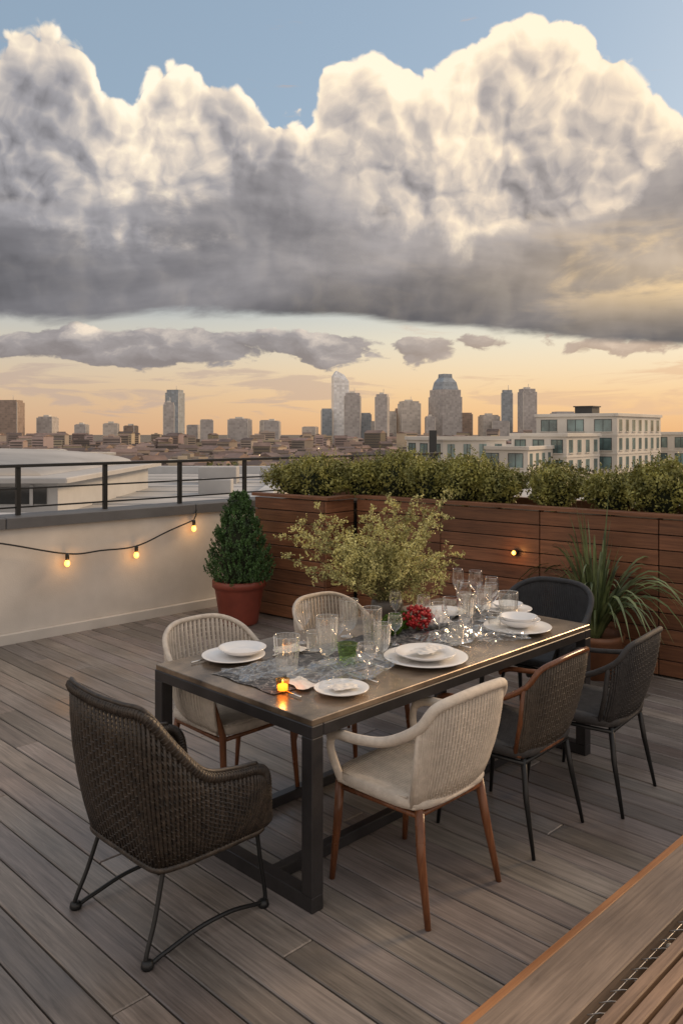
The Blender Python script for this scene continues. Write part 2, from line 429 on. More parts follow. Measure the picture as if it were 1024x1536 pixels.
# dark patterned runner, slightly rippled cloth
M_run,ntr,br_=nt_new('patterned_runner_cloth'); N_,L_=ntr.nodes,ntr.links
tcr=N_.new('ShaderNodeTexCoord'); vr=N_.new('ShaderNodeTexVoronoi'); vr.feature='DISTANCE_TO_EDGE'; vr.inputs['Scale'].default_value=22
nr=N_.new('ShaderNodeTexNoise'); nr.inputs['Scale'].default_value=9; nr.inputs['Detail'].default_value=5
mxr=N_.new('ShaderNodeMix'); mxr.data_type='RGBA'; mxr.inputs[0].default_value=.18
L_.new(tcr.outputs['Object'],nr.inputs['Vector']); L_.new(tcr.outputs['Object'],mxr.inputs[6]); L_.new(nr.outputs[1],mxr.inputs[7]); L_.new(mxr.outputs[2],vr.inputs['Vector'])
rr_=N_.new('ShaderNodeValToRGB'); rr_.color_ramp.elements[0].position=.0; rr_.color_ramp.elements[0].color=(.30,.29,.28,1); rr_.color_ramp.elements[1].position=.06; rr_.color_ramp.elements[1].color=(.035,.036,.04,1)
L_.new(vr.outputs[0],rr_.inputs[0]); L_.new(rr_.outputs[0],br_.inputs['Base Color']); br_.inputs['Roughness'].default_value=.55
b=MB(); nx,ny=110,22; vs=[]
for i in range(nx):
    for j in range(ny):
        x=.10+(TL-.30)*i/(nx-1); y=.33+.44*j/(ny-1)
        vs.append((x+.006*math.sin(y*30),y+.006*math.sin(x*17),.7555+.0018*(math.sin(x*31+y*9)+math.sin(y*40+x*12))*.5))
b.add(vs,[(i*ny+j,(i+1)*ny+j,(i+1)*ny+j+1,i*ny+j+1) for i in range(nx-1) for j in range(ny-1)],0,True)
b.obj('table_runner',[M_run],loc=TO,rz=TA)

# ------------------------------------------------------------------ chairs
def woven(b, rail, base, s0, s1, step, rr, rows, mi=0, bow=.02, cross=.0028, amp=.006):
    n=len(rail)
    L=sum((rail[i+1]-rail[i]).length for i in range(n-1)); cnt=int(L*(s1-s0)/2/step)
    def at(C,s):
        t=(s+1)/2*(n-1); j=min(int(t),n-2); return C[j].lerp(C[j+1],t-j)
    def surf(s,t):
        p=at(base,s).lerp(at(rail,s),t); out=Vector((p.x,p.y-.02,0)); 
        if out.length>0: out.normalize()
        return p+out*(bow*4*t*(1-t)), out
    for i in range(cnt+1):
        s=s0+(s1-s0)*i/cnt
        b.tube([surf(s,t)[0] for t in (0,.2,.4,.6,.8,1)],rr,6,mi,tint=grey(.8,1.15))
    for r in range(rows):
        t=(r+.5)/rows; pts=[]
        for i in range(cnt*2+1):
            s=s0+(s1-s0)*i/(cnt*2)
            p,o=surf(s,t)
            k=(1 if ((i//2)+r)%2 else -1)*(1 if i%2==0 else 0)
            pts.append(p+o*amp*k)
        b.tube(pts,cross,4,mi,tint=grey(.75,1.2),smooth=False)

def mirror(h):
    L=[(-x,y,z) for x,y,z in h[:0:-1]]
    return L+list(h)

def seat_pad(b, hw, yb, yf, z0, z1, mi=0, dip=.012, ex=.42, n=56):
    cy=(yb+yf)/2; hd=(yf-yb)/2; rings=[(.90,z0),(.98,z0+.008),(1.0,(z0+z1)/2),(.985,z1-.008),(.94,z1),(.8,z1-dip*.3),(.5,z1-dip),(.2,z1-dip),(0.001,z1-dip)]
    vs=[]
    for r,z in rings:
        for j in range(n):
            q=2*math.pi*j/n; c,s=math.cos(q),math.sin(q)
            vs.append((hw*r*math.copysign(abs(c)**ex,c), cy+hd*r*math.copysign(abs(s)**ex,s), z))
    fs=[(i*n+j,i*n+(j+1)%n,(i+1)*n+(j+1)%n,(i+1)*n+j) for i in range(len(rings)-1) for j in range(n)]
    fs.append(tuple(range(n-1,-1,-1)))
    b.add(vs,fs,mi,True)

def seat_cords(b,hw,yb,yf,z,step=.013,r=.0045,mi=0):
    n=int(2*hw/step)
    for i in range(1,n):
        x=-hw+i*2*hw/n; f=abs(x)/hw; m=(1-f**5)**.2 if f<1 else 0
        cy=(yb+yf)/2; hd=(yf-yb)/2*.97*m
        pts=[(x,cy-hd+2*hd*k/8, z+ -.010*math.sin(math.pi*k/8)) for k in range(9)]
        b.tube(pts,r,5,mi,tint=grey(.85,1.1))

def rope_chair(name, loc, face, rope, legm, infill=1., step=.0145, rr=.0058, h=.86, wide=1., rows=26, legr=.017, armpost=True, seatm=None, railr=.015, railm=None, arm_h=.64, seat_h=.47, cords=True, square=False, cross=.0028):
    f=Vector(face); rz=math.atan2(f.y,f.x)-math.pi/2
    e=empty(name,loc=(loc[0],loc[1],0),rz=rz)
    if square:
        half=[(0,-.325,h),(.13*wide,-.32,h-.005),(.225*wide,-.29,h-.03),(.262*wide,-.235,h-.11),(.28*wide,-.10,arm_h+.035),(.29*wide,.04,arm_h+.01),(.285*wide,.16,arm_h),(.272*wide,.215,arm_h-.025)]
        hb=[(0,-.225,.43),(.11*wide,-.22,.43),(.19*wide,-.20,.43),(.225*wide,-.17,.43),(.238*wide,-.05,.43),(.24*wide,.06,.43),(.238*wide,.15,.43),(.236*wide,.19,.43)]
    else:
        half=[(0,-.335,h),(.15*wide,-.315,h-.01),(.25*wide,-.235,h-.065),(.288*wide,-.09,arm_h+.045),(.295*wide,.05,arm_h),(.285*wide,.16,arm_h-.01),(.272*wide,.205,arm_h-.035)]
        hb=[(0,-.225,.43),(.13*wide,-.215,.43),(.20*wide,-.165,.43),(.235*wide,-.05,.43),(.24*wide,.06,.43),(.238*wide,.15,.43),(.236*wide,.19,.43)]
    rail=catmull(mirror(half),121); base=catmull(mirror(hb),121)
    b=MB(); woven(b,rail,base,-infill,infill,step,rr,rows,cross=cross); b.obj('woven_back',[rope],parent=e)
    b=MB(); b.tube(rail,railr,10)
    b.tube([base[i] for i in range(0,121,4)],.012,8)
    b.obj('arm_rail',[railm or rope],parent=e)
    if infill<1:
        b=MB()
        for sg in (-1,1):
            t=(sg*infill+1)/2*120; i=int(round(t)); m=(rail[i]+base[i])/2+Vector((rail[i].x,rail[i].y,0)).normalized()*.02
            b.tube([base[i],m,rail[i]],.012,8)
        b.obj('back_stiles',[railm or rope],parent=e)
    b=MB(); seat_pad(b,.255*wide,-.235,.25,seat_h-.055,seat_h-.004)
    if cords: seat_cords(b,.25*wide,-.23,.245,seat_h-.003)
    b.obj('seat',[seatm or rope],parent=e)
    b=MB()
    for sx in (-1,1):
        b.tube([(sx*.195*wide,-.19,seat_h-.04),(sx*.215*wide,-.215,.25),(sx*.235*wide,-.265,.0)],[legr,legr*.92,legr*.6],10)
        tp=[(sx*.235*wide,.245,0),(sx*.225*wide,.222,.25),(sx*.222*wide,.21,seat_h-.05)]; rs=[legr*.6,legr*.92,legr]
        if armpost: tp+=[(sx*.25*wide,.205,arm_h-.12),(sx*.275*wide,.19,arm_h-.015)]; rs+=[legr*.7,legr*.6]
        b.tube(tp,rs,10)
        b.tube([(sx*.205*wide,-.2,seat_h-.075),(sx*.222*wide,.21,seat_h-.075)],.011,8)
    for yy,xx in ((-.2,.2),(.212,.215)): b.tube([(-xx*wide,yy,seat_h-.07),(xx*wide,yy,seat_h-.07)],.011,8)
    b.obj('legs',[legm],parent=e)
    return e

nR=(.7137,-.7007); vL=(-.7137,.7007); uu=(.7007,.7137)
e=rope_chair('cream_rope_armchair',(.30,3.42),vL,M_white,M_leg,infill=.42,railr=.021,seatm=M_whiteseat,legr=.02,armpost=False,square=True,step=.0175,rr=.0066,rows=22,cross=.002)
b=MB()
for sx in (-1,1): b.tube(catmull([(sx*.272,.212,.615),(sx*.266,.222,.56),(sx*.252,.20,.48),(sx*.235,.19,.43)],14),.017,10)
b.obj('arm_fronts',[M_white],parent=e)
rope_chair('cream_rope_armchair',(-.56,4.20),nR,M_white,M_leg,infill=1.,rows=18,step=.024,rr=.0095,seatm=M_whiteseat,railr=.014,cross=.0022)
rope_chair('cream_rope_armchair',(.07,4.82),nR,M_white,M_leg,infill=1.,rows=18,step=.024,rr=.0095,seatm=M_whiteseat,railr=.014,cross=.0022)
rope_chair('brown_rope_armchair',(.80,3.92),(-.74,.67),M_brown,M_rail,infill=.44,step=.019,rows=14,railm=M_leg,railr=.013,legr=.014,seatm=M_dark,square=True)
rope_chair('charcoal_rope_armchair',(1.30,4.30),(-.78,.63),M_dark,M_rail,infill=.46,railr=.014,legr=.014,step=.018,rows=16,square=True)
rope_chair('charcoal_fabric_armchair',(1.25,5.32),(-uu[0],-uu[1]),M_fab,M_rail,infill=1.,wide=1.12,step=.011,rr=.007,railr=.018,rows=30,cords=False)

# wicker armchair with sled base
f=Vector(uu); e=empty('wicker_armchair',loc=(-.675,3.215,0),rz=math.atan2(f.y,f.x)-math.pi/2)
rail=catmull(mirror([(0,-.315,.885),(.16,-.31,.89),(.262,-.272,.875),(.292,-.16,.73),(.300,-.05,.62),(.305,.08,.59),(.302,.19,.575),(.290,.245,.53),(.280,.262,.40)]),161)
base=catmull(mirror([(0,-.215,.31),(.14,-.215,.31),(.232,-.20,.31),(.258,-.12,.31),(.262,-.03,.31),(.265,.07,.31),(.265,.16,.31),(.266,.22,.31),(.266,.25,.32)]),161)
b=MB(); woven(b,rail,base,-1,1,.022,.0078,34,cross=.0033,amp=.0055,bow=.025); b.obj('woven_shell',[M_wick],parent=e)
b=MB(); b.tube(rail,.019,10); b.tube([p+Vector((0,0,.022)) for p in rail[20:141]],.009,6); b.tube(base,.014,8)
b.tube([(-.27,.25,.33),(-.1,.262,.34),(.1,.262,.34),(.27,.25,.33)],.016,8)
for i in range(0,160):
    p=rail[i]; q=rail[i+1]; t=(q-p).normalized(); a=t.orthogonal().normalized(); c=t.cross(a)
    b.tube([p+(a*math.cos(w_)+c*math.sin(w_))*.019+t*(w_*.0012) for w_ in np.linspace(0,6.28,9)],.0038,4)
b.obj('rim',[M_wick],parent=e)
b=MB(); seat_pad(b,.258,-.20,.262,.36,.415); seat_cords(b,.25,-.195,.255,.418,step=.014,r=.006); b.obj('seat',[M_wick],parent=e)
b=MB()
for sx in (-1,1):
    P=catmull([(sx*.22,-.17,.31),(sx*.24,-.22,.15),(sx*.256,-.268,.018),(sx*.258,-.20,.022),(sx*.26,-.05,.05),(sx*.26,.1,.05),(sx*.258,.24,.022),(sx*.257,.272,.03),(sx*.25,.255,.17),(sx*.24,.24,.32)],60)
    b.tube(P,.0085,8)
    for yy in (-.262,.262): b.lathe([(0,0),(.02,0),(.024,.008),(.02,.024),(.008,.03),(0,.03)],14,c=(sx*.257,yy,0))
b.tube([(-.235,-.2,.3),(.235,-.2,.3)],.008,8)
b.obj('sled_legs',[M_rail],parent=e)

# ------------------------------------------------------------------ tableware
def plate(name,x,y,r,z=.758,deep=.012,rim=.72):
    b=MB(); b.lathe([(0,.0),(r*.55,0),(r*.6,.002),(r*rim,.006),(r,deep+.006),(r*1.0,deep+.0095),(r*.985,deep+.010),(r*rim*.97,.0105),(r*.55,.008),(0,.008)],64)
    return b.obj(name,[M_por],loc=(x,y,z))
def bowl(x,y,r,z,h=.04):
    b=MB(); b.lathe([(0,0),(r*.45,0),(r*.5,.004),(r*.8,h*.45),(r,h),(r*.985,h+.002),(r*.95,h),(r*.75,h*.5),(r*.4,.009),(0,.008)],56); b.obj('bowl',[M_por],loc=(x,y,z))
plate('dinner_plate',-.53,4.02,.155); plate('side_plate',-.49,4.05,.118,.776,.022)
plate('dinner_plate',.41,3.99,.205); plate('side_plate',.41,3.98,.15,.776,.02)
plate('side_plate',.0,3.50,.118)
plate('dinner_plate',.99,4.61,.19); bowl(1.0,4.62,.12,.772,.045); bowl(1.0,4.62,.105,.786,.045)
plate('dinner_plate',1.03,5.08,.15); bowl(1.03,5.08,.095,.772,.035)
plate('dinner_plate',.62,5.0,.14)

TZ=.7575
def wine(x,y,h=.2,r=.038,m=None,z=TZ):
    b=MB(); sh=h*.42
    b.lathe([(r*.9,.001),(.006,.007),(.0038,.02),(.0038,sh),(r*.5,sh+.014),(r*.95,sh+h*.22),(r*1.0,sh+h*.36),(r*.86,h)],28)
    b.tube([(r*.86*math.cos(q),r*.86*math.sin(q),h) for q in np.linspace(0,2*math.pi,28,endpoint=False)],.0011,4,closed=True)
    b.obj('wine_glass',[m or M_glass],loc=(x,y,z))
def rimring(b,r,h):
    b.tube([(r*math.cos(q),r*math.sin(q),h) for q in np.linspace(0,2*math.pi,36,endpoint=False)],.0015,4,closed=True)
def tumbler(x,y,h=.12,r=.04,m=None,rib=.02,name='tumbler_glass'):
    b=MB(); b.lathe([(0,.003),(r*.75,.003),(r*.8,.008),(r*.9,h*.5),(r*1.0,h)],96,wob=rib); rimring(b,r,h); b.obj(name,[m or M_cglass],loc=(x,y,TZ))
def flute(x,y,h=.19,r=.035,m=None):
    b=MB(); b.lathe([(r*.9,.001),(.008,.01),(.006,.03),(r*.6,.045),(r*.9,.08),(r*1.05,h)],96,wob=.03); rimring(b,r*1.05,h); b.obj('goblet_glass',[m or M_cglass],loc=(x,y,TZ))
wine(-.20,4.32,.21,.042); flute(.04,4.45,.2,.05); tumbler(.155,4.15,.22,.05,rib=.035)
flute(-.07,3.95,.22,.052); tumbler(-.255,3.82,.16,.062,rib=.03); wine(.115,3.72,.15,.048); tumbler(.03,3.95,.09,.05,m=M_gglass,name='green_tumbler_glass')
wine(.31,4.7,.2,.038); wine(.46,4.6,.19,.042); wine(.60,4.5,.2,.05); wine(.66,4.35,.13,.04); wine(.74,5.2,.24,.038)
wine(.86,5.25,.22,.05); wine(.90,4.92,.2,.045); tumbler(.99,4.86,.16,.06); wine(.80,4.7,.19,.045)
wine(-.02,4.18,.17,.04); wine(.28,4.28,.16,.04); tumbler(.78,4.98,.12,.04)
flute(.70,4.62,.2,.045); wine(.72,4.83,.23,.045); flute(.84,4.82,.2,.042); tumbler(.60,4.28,.11,.042); wine(.52,4.36,.2,.045); wine(.92,5.02,.22,.045); tumbler(.86,4.60,.1,.04)
flute(.20,4.02,.17,.042); tumbler(-.14,4.14,.10,.04)

# candle holder
e=empty('tealight_candle',loc=(-.252,3.51,TZ-.003))
b=MB(); b.lathe([(0,.002),(.026,.002),(.031,.055)],24); b.obj('glass_cup',[glass_mat('amber_glass',(1,.62,.25),.08)],parent=e)
b=MB(); b.lathe([(0,.008),(.022,.008),(.022,.03),(0,.031)],20); b.lathe([(.0005,.032),(.005,.037),(.004,.044),(0.0002,.054)],10); b.obj('flame_and_wax',[M_flame],parent=e)
ld=bpy.data.lights.new('candle_light','POINT'); ld.energy=.3; ld.color=(1,.5,.15); ld.shadow_soft_size=.012
lo=bpy.data.objects.new('candle_light',ld); sc.collection.objects.link(lo); lo.parent=e; lo.location=(0,0,.065)

M_cut=mat('cutlery_steel',(.6,.58,.55),rough=.2,metal=1,var=.05,bump=0)
def cutlery(x,y,a,kind):
    b=MB(); 
    b.tube([(0,0,.003),(.05,0,.004),(.11,0,.004)],[.005,.0035,.003],6)
    if kind: b.box(.11,.2,-.009,.009,.002,.0035,ch=.0005)
    else:
        for k in (-.007,-.0023,.0023,.007): b.tube([(.135,k,.004),(.185,k,.005)],.0014,4)
        b.box(.11,.136,-.009,.009,.003,.005)
    b.obj('knife' if kind else 'fork',[M_cut],loc=(x,y,TZ),rz=a)
for x,y,a,k in ((-.34,4.05,.8,1),(-.72,3.93,.8,0),(-.17,3.42,2.3,0),(.16,3.62,2.3,1),(.2,3.85,2.3,0),(.66,4.2,2.3,1),(.78,4.45,2.3,0),(.15,4.02,2.0,1),(-.3,4.3,-.8,0)): cutlery(x,y,a,k)
M_film=glass_mat('sheer_film',(.96,.95,.93),.1,.03,.75,2.2,frost=.03)
def crumple(name,x,y,a,sx,sy,h,m,freq=9,seed=0,n=34):
    r=np.random.default_rng(seed); ph=r.uniform(0,6,(7,3)); dr=r.uniform(0,6.28,7); vs=[]
    for i in range(n):
        for j in range(n):
            u=i/(n-1)-.5; v=j/(n-1)-.5; z=0
            for k in range(7):
                t=(u*math.cos(dr[k])+v*math.sin(dr[k]))*freq*(1+k*.45)+ph[k][0]
                z+=(1-abs(2*((t/3.1)%1)-1))/(1+k*.35)
            ed=1-max(abs(u),abs(v))**2*2.2
            vs.append((u*sx*(1+.12*math.sin(v*9+ph[0][1])),v*sy*(1+.12*math.sin(u*8+ph[1][1])),.004+h*z/3.2*ed))
    b=MB(); b.add(vs,[(i*n+j,(i+1)*n+j,(i+1)*n+j+1,i*n+j+1) for i in range(n-1) for j in range(n-1)],0,False)
    return b.obj(name,[m],loc=(x,y,.7565),rz=a)
crumple('crumpled_sheer_wrap',.03,3.80,.8,.55,.32,.05,M_film,seed=1,n=44)
crumple('crumpled_sheer_wrap',.62,4.42,.8,.5,.26,.055,M_film,seed=2,n=44)
crumple('crumpled_sheer_wrap',-.36,3.78,.6,.30,.24,.035,M_film,seed=5)
crumple('crumpled_sheer_wrap',.86,4.38,.4,.28,.18,.05,M_film,seed=6)
crumple('linen_napkin',-.26,4.13,.4,.16,.1,.04,M_napkin,seed=3,freq=5)
crumple('linen_napkin',.42,3.99,.9,.17,.10,.02,M_napkin,seed=4,freq=5).location.z=.799
crumple('linen_napkin',-.18,3.6,2.2,.16,.1,.015,M_napkin,seed=8,freq=5)
crumple('linen_napkin',.55,4.66,.4,.14,.12,.10,M_napkin,seed=9,freq=5)
crumple('linen_napkin',.01,3.5,.4,.12,.08,.015,M_napkin,seed=10,freq=5).location.z=.772

# ------------------------------------------------------------------ centrepiece
e=empty('feathery_flower_arrangement',loc=(.27,4.84,.757))
b=MB(); b.lathe([(0,0),(.07,0),(.10,.05),(.095,.11),(.08,.13),(.076,.13),(.09,.10),(0,.09)],32); b.obj('vase',[mat('dark_vase',(.06,.05,.04),rough=.4)],parent=e)
b=MB(); pts=[]; pts2=[]
hero=[(.30,.68),(.22,.74),(.44,.62),(-.85,.74),(-.7,.70),(-1.05,.66),(.08,.64),(-.5,.60),(-1.3,.66),(-1.0,.78),(.36,.75),(-.3,.5),(.26,.62),(-1.15,.55),(-.85,.6),(.15,.55)]
for i in range(108):
    a=random.random()*6.283; L=random.uniform(.24,.52); lean=random.uniform(.1,1.35)
    dx=math.cos(a)*lean-.18; dy=math.sin(a)*lean*.6
    if i<len(hero)*2: dx,L=hero[i//2]; dx+=random.gauss(0,.06); L*=random.uniform(.88,1.02); dy=random.gauss(0,.12)
    d=Vector((dx,dy,1)).normalized(); path=[]; p=Vector((random.gauss(0,.03),random.gauss(0,.03),.1))
    for k in range(9):
        path.append(p.copy()); d=(d+Vector((random.gauss(0,.10),random.gauss(0,.10),random.gauss(0,.05)-.02))).normalized(); p=p+d*L/8
    b.tube(path,[.003*(1-k/12) for k in range(9)],4)
    for k in range(4,9):
        for s in range(5 if i<32 else 3):
            sd=Vector((random.gauss(0,1),random.gauss(0,1),random.gauss(.4,.7))).normalized(); q=path[k]; ln=random.uniform(.02,.08)*(1.3-k*.07)
            b.tube([q,q+sd*ln*.5+Vector((0,0,.004)),q+sd*ln],.001,3)
            for w_ in range(9):
                t=random.uniform(.3,1.1); pts.append(np.array(q+sd*ln*t)+rng.normal(0,.007,3))
for cx,cz,rx,rz,n_ in ((.08,.20,.21,.14,2500),(.24,.27,.15,.13,1600),(-.12,.24,.12,.09,700),(.05,.36,.09,.07,350)):
    for i in range(n_):
        d=rng.normal(size=3); d/=np.linalg.norm(d); r=random.random()**.5
        pts2.append((cx+d[0]*rx*r,d[1]*.14*r,cz+d[2]*rz*r))
b.obj('stems',[M_stem],parent=e)
leaf_mesh('feathery_leaves',pts,.017,[M_feather],asp=.5,parent=e)
pts2=np.array(pts2); keep=np.sin(pts2[:,0]*45)+np.sin(pts2[:,1]*50+1)+np.sin(pts2[:,2]*55)>-.3
leaf_mesh('lower_leaves',pts2[keep],.022,[M_feather],asp=.3,up=.8,parent=e)
e=empty('red_berry_cluster',loc=(.43,4.60,.757))
b=MB()
for i in range(170):
    d=Vector(rng.normal(size=3)).normalized(); c=d*.068*random.uniform(.75,1.05); r=.0095
    core(b,(c.x*1.2,c.y,.073+c.z*.9),(r,r,r),n=8)
b.obj('berries',[M_red],parent=e); b=MB(); b.tube([(0,0,0),(0,0,.05)],.01,6); b.obj('stem',[M_stem],parent=e)
for x,y,r in ((.28,4.50,.06),(.35,4.64,.05)):
    e=empty('moss_ball',loc=(x,y,.757)); P=[]
    for i in range(2600):
        d=rng.normal(size=3); d/=np.linalg.norm(d); P.append(d*r*random.uniform(.85,1.05)+np.array((0,0,r*.9)))
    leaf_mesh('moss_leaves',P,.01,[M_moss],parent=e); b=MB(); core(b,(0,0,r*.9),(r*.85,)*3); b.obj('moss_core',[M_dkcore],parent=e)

# ------------------------------------------------------------------ string lights
def bulb_at(b1,b2,p,e):
    x,y,z=p
    b1.lathe([(0,.0),(.016,0),(.018,-.012),(.018,-.05),(.014,-.058),(0,-.058)],14,c=(x,y,z))
    b2.lathe([(.0003,-.055),(.012,-.058),(.022,-.075),(.025,-.09),(.02,-.108),(.008,-.118),(.0003,-.12)],16,c=(x,y,z))
    ld=bpy.data.lights.new('bulb_light','POINT'); ld.energy=.6; ld.color=(1,.5,.16); ld.shadow_soft_size=.03
    lo=bpy.data.objects.new('bulb_light',ld); sc.collection.objects.link(lo); lo.parent=e; lo.location=(x+.04,y-.04,z-.09)
e=empty('string_lights'); n_=Vector((.04,-.04,0))
A=[Vector((-3.35,6.80,.99)),Vector((-3.0,7.15,.90)),Vector((-2.57,7.59,.745)),Vector((-2.32,7.84,.74)),Vector((-2.06,8.10,.745)),Vector((-1.8,8.36,.86)),Vector((-1.58,8.58,.95))]
A=[a+n_ for a in A]
b=MB(); b.tube(catmull(A,60),.0075,6); b.tube([A[-1],A[-1]+Vector((.02,.04,.06)),A[-1]+Vector((0.02,.06,.1))],.006,6); b1=MB(); b2=MB()
for p in (A[2],A[4],A[6]): bulb_at(b1,b2,p,e)
b.obj('cable',[M_rail],parent=e); b1.obj('sockets',[M_rail],parent=e); b2.obj('bulbs',[M_bulb],parent=e)
e=empty('fence_lamp',loc=(1.475,6.975,.84),rz=fang)
b=MB(); b.tube([(0,.03,0),(0,-.01,0)],.026,16); b.obj('housing',[M_rail],parent=e)
b=MB(); core(b,(0,-.015,0),(.02,.014,.02)); b.obj('lens',[M_bulb],parent=e)
ld=bpy.data.lights.new('fence_lamp_light','POINT'); ld.energy=.6; ld.color=(1,.45,.12); ld.shadow_soft_size=.02
lo=bpy.data.objects.new('fence_lamp_light',ld); sc.collection.objects.link(lo); lo.parent=e; lo.location=(0,-.06,0)

# ------------------------------------------------------------------ surroundings
GZ=-30.
b=MB(); b.add([(-9000,-300,GZ),(9000,-300,GZ),(9000,9000,GZ),(-9000,9000,GZ)],[(0,1,2,3)])
b.obj('ground',[mat('city_ground',(.07,.065,.05),rough=.95,var=.4,scale=.02,col2=(.14,.12,.1),bump=0)])
b=MB(); b.box(-2.3,12.1,-.7,9.1,GZ,-.31); b.obj('building_below',[M_wall],rz=R45)
M_dwin=mat('dark_window',(.02,.025,.03),rough=.1,bump=0)
e=empty('neighbour_building')
b=MB(); b.box(-26,-1.6,12.5,30,GZ,.35,0)
b.obj('body',[M_wall],parent=e)
b=MB(); b.box(-26.2,-1.4,12.3,12.7,.353,.62,0,ch=.02); b.box(-26.2,-1.4,29.8,30.2,.353,.62,0,ch=.02); b.box(-1.8,-1.4,12.72,29.78,.353,.62,0,ch=.02)
b.box(-26,-1.85,12.75,29.7,.351,.354,1)
b.obj('roof_edge',[M_metalw,M_roofg],parent=e)
b=MB(); b.box(-12.5,-5.2,15.0,22,.356,.95,0); b.box(-12.3,-5.4,14.97,14.995,.55,.86,1)
for i in range(7): b.box(-12.3+i*1.1,-12.24+i*1.1,14.95,14.968,.5,.9,0)
b.box(-12.9,-4.9,14.6,22.3,.952,1.05,2,ch=.02)
n=14; vs=[]
for i in range(n+1):
    q=math.pi*i/n; vs+=[(-9.5-3.9*math.cos(q),15.3,1.052+.38*math.sin(q)),(-9.5-3.9*math.cos(q),22,1.052+.38*math.sin(q))]
b.add(vs,[(2*i,2*i+1,2*i+3,2*i+2) for i in range(n)]+[tuple(2*i for i in range(n+1))],2,True)
for xx,yy,s in ((-3.5,20,.5),(-4.2,24,.7),(-2.6,26,.4)): b.box(xx,xx+s*1.6,yy,yy+s,.356,.356+s*.7,2,ch=.02)
for k in range(9): b.box(-25,-2,13.5+k*1.8,13.54+k*1.8,.356,.375,0)
b.obj('roof_pavilion',[M_metalw,M_dwin,M_roofg],parent=e)
e=empty('lower_building')
b=MB(); b.box(-6,14,34,50,GZ,-1.5); b.obj('body',[M_wall],parent=e)
b=MB(); b.box(-6.2,14.2,33.8,50.2,-1.49,-1.2,0,ch=.02); 
for i in range(9): s=random.uniform(.5,1.3); x=random.uniform(-5,12); y=random.uniform(36,48); b.box(x,x+s*1.6,y,y+s,-1.2,-1.2+s*.6,1)
b.obj('roof',[M_roofg,M_metalw],parent=e)

M_conc=mat('pale_concrete',(.60,.57,.52),rough=.85,var=.12,scale=.15,bump=.2,bscale=3)
M_win=mat('window_glass',(.05,.09,.10),rough=.08,var=.5,scale=.25,col2=(.14,.22,.22),bump=0,spec=.8)
M_dark2=mat('dark_frame',(.03,.032,.035),rough=.5)
def apartment(name,loc,rz,wx,wy,ztop,fx,fy,storey=3.0,par=.5,frac=.62):
    e=empty(name,loc=loc,rz=rz); b=MB(); w=MB(); d=MB()
    z0=GZ
    b.box(0,wx,0,wy,z0,ztop-.01)
    b.box(-.25,wx+.25,-.25,.3,ztop,ztop+par,ch=.04); b.box(-.25,.3,.31,wy+.25,ztop,ztop+par,ch=.04); b.box(wx-.3,wx+.25,.31,wy+.25,ztop,ztop+par,ch=.04); b.box(.31,wx-.31,wy-.3,wy+.25,ztop,ztop+par,ch=.04)
    z=ztop-storey
    while z>z0:
        b.box(-.08,wx+.08,-.08,-.002,z-.12,z+.12)
        b.box(-.08,-.002,.0,wy,z-.12,z+.12)
        px=wx/fx
        for i in range(fx):
            a=i*px+px*.27; c=a+px*.46
            w.box(a,c,-.03,-.004,z+.6,z+storey-.5)
            d.box((a+c)/2-.03,(a+c)/2+.03,-.055,-.032,z+.6,z+storey-.5)
            b.box(a-.1,c+.1,-.16,-.063,z+.45,z+.58)
        py=wy/fy
        for i in range(fy):
            a=i*py+py*(1-frac)/2; c=a+py*frac
            w.box(-.03,-.004,a,c,z+.55,z+storey-.45)
            for q in (a,(a+c)/2-.04,c-.08): d.box(-.06,-.032,q,q+.08,z+.55,z+storey-.45)
            d.box(-.066,-.062,a,c,z+storey-.55,z+storey-.47)
            b.box(-.16,-.068,a-.1,c+.1,z+.40,z+.54)
        z-=storey
    b.obj('walls',[M_conc],parent=e); w.obj('windows',[M_win],parent=e); d.obj('window_frames',[M_dark2],parent=e)
    return e
e=apartment('apartment_building',(43.8,130,0),math.radians(50),20,14.,4.4,7,3)
b=MB(); b.box(2,5,5,8,4.4,6.0); b.box(1.8,5.2,4.8,8.2,6.01,6.2); b.box(11,13,3,6,4.4,5.1); b.obj('roof_house',[M_dark2],parent=e)
apartment('low_apartment_building',(25.5,112,0),math.radians(58),16,10.5,-.6,6,3)
apartment('low_apartment_building',(33,120,0),math.radians(50),12,9,1.2,4,3)
b=MB(); b.box(-1.3,-.3,0,.3,GZ,2.1,0); b.box(-.29,11,-.1,.2,.9,1.3,1)
b.obj('apartment_end_wall',[M_dark2,M_conc],loc=(13.2,111,0),rz=0)
apartment('white_house',(14,113,0),math.radians(20),10,12,.7,4,3)
apartment('side_building',(64,150,0),math.radians(50),24,14,1.4,6,4)
apartment('white_house',(-66,168,0),math.radians(25),9,12,-2.4,4,4)
apartment('white_house',(-56,178,0),math.radians(40),7,8,-3.2,3,3)

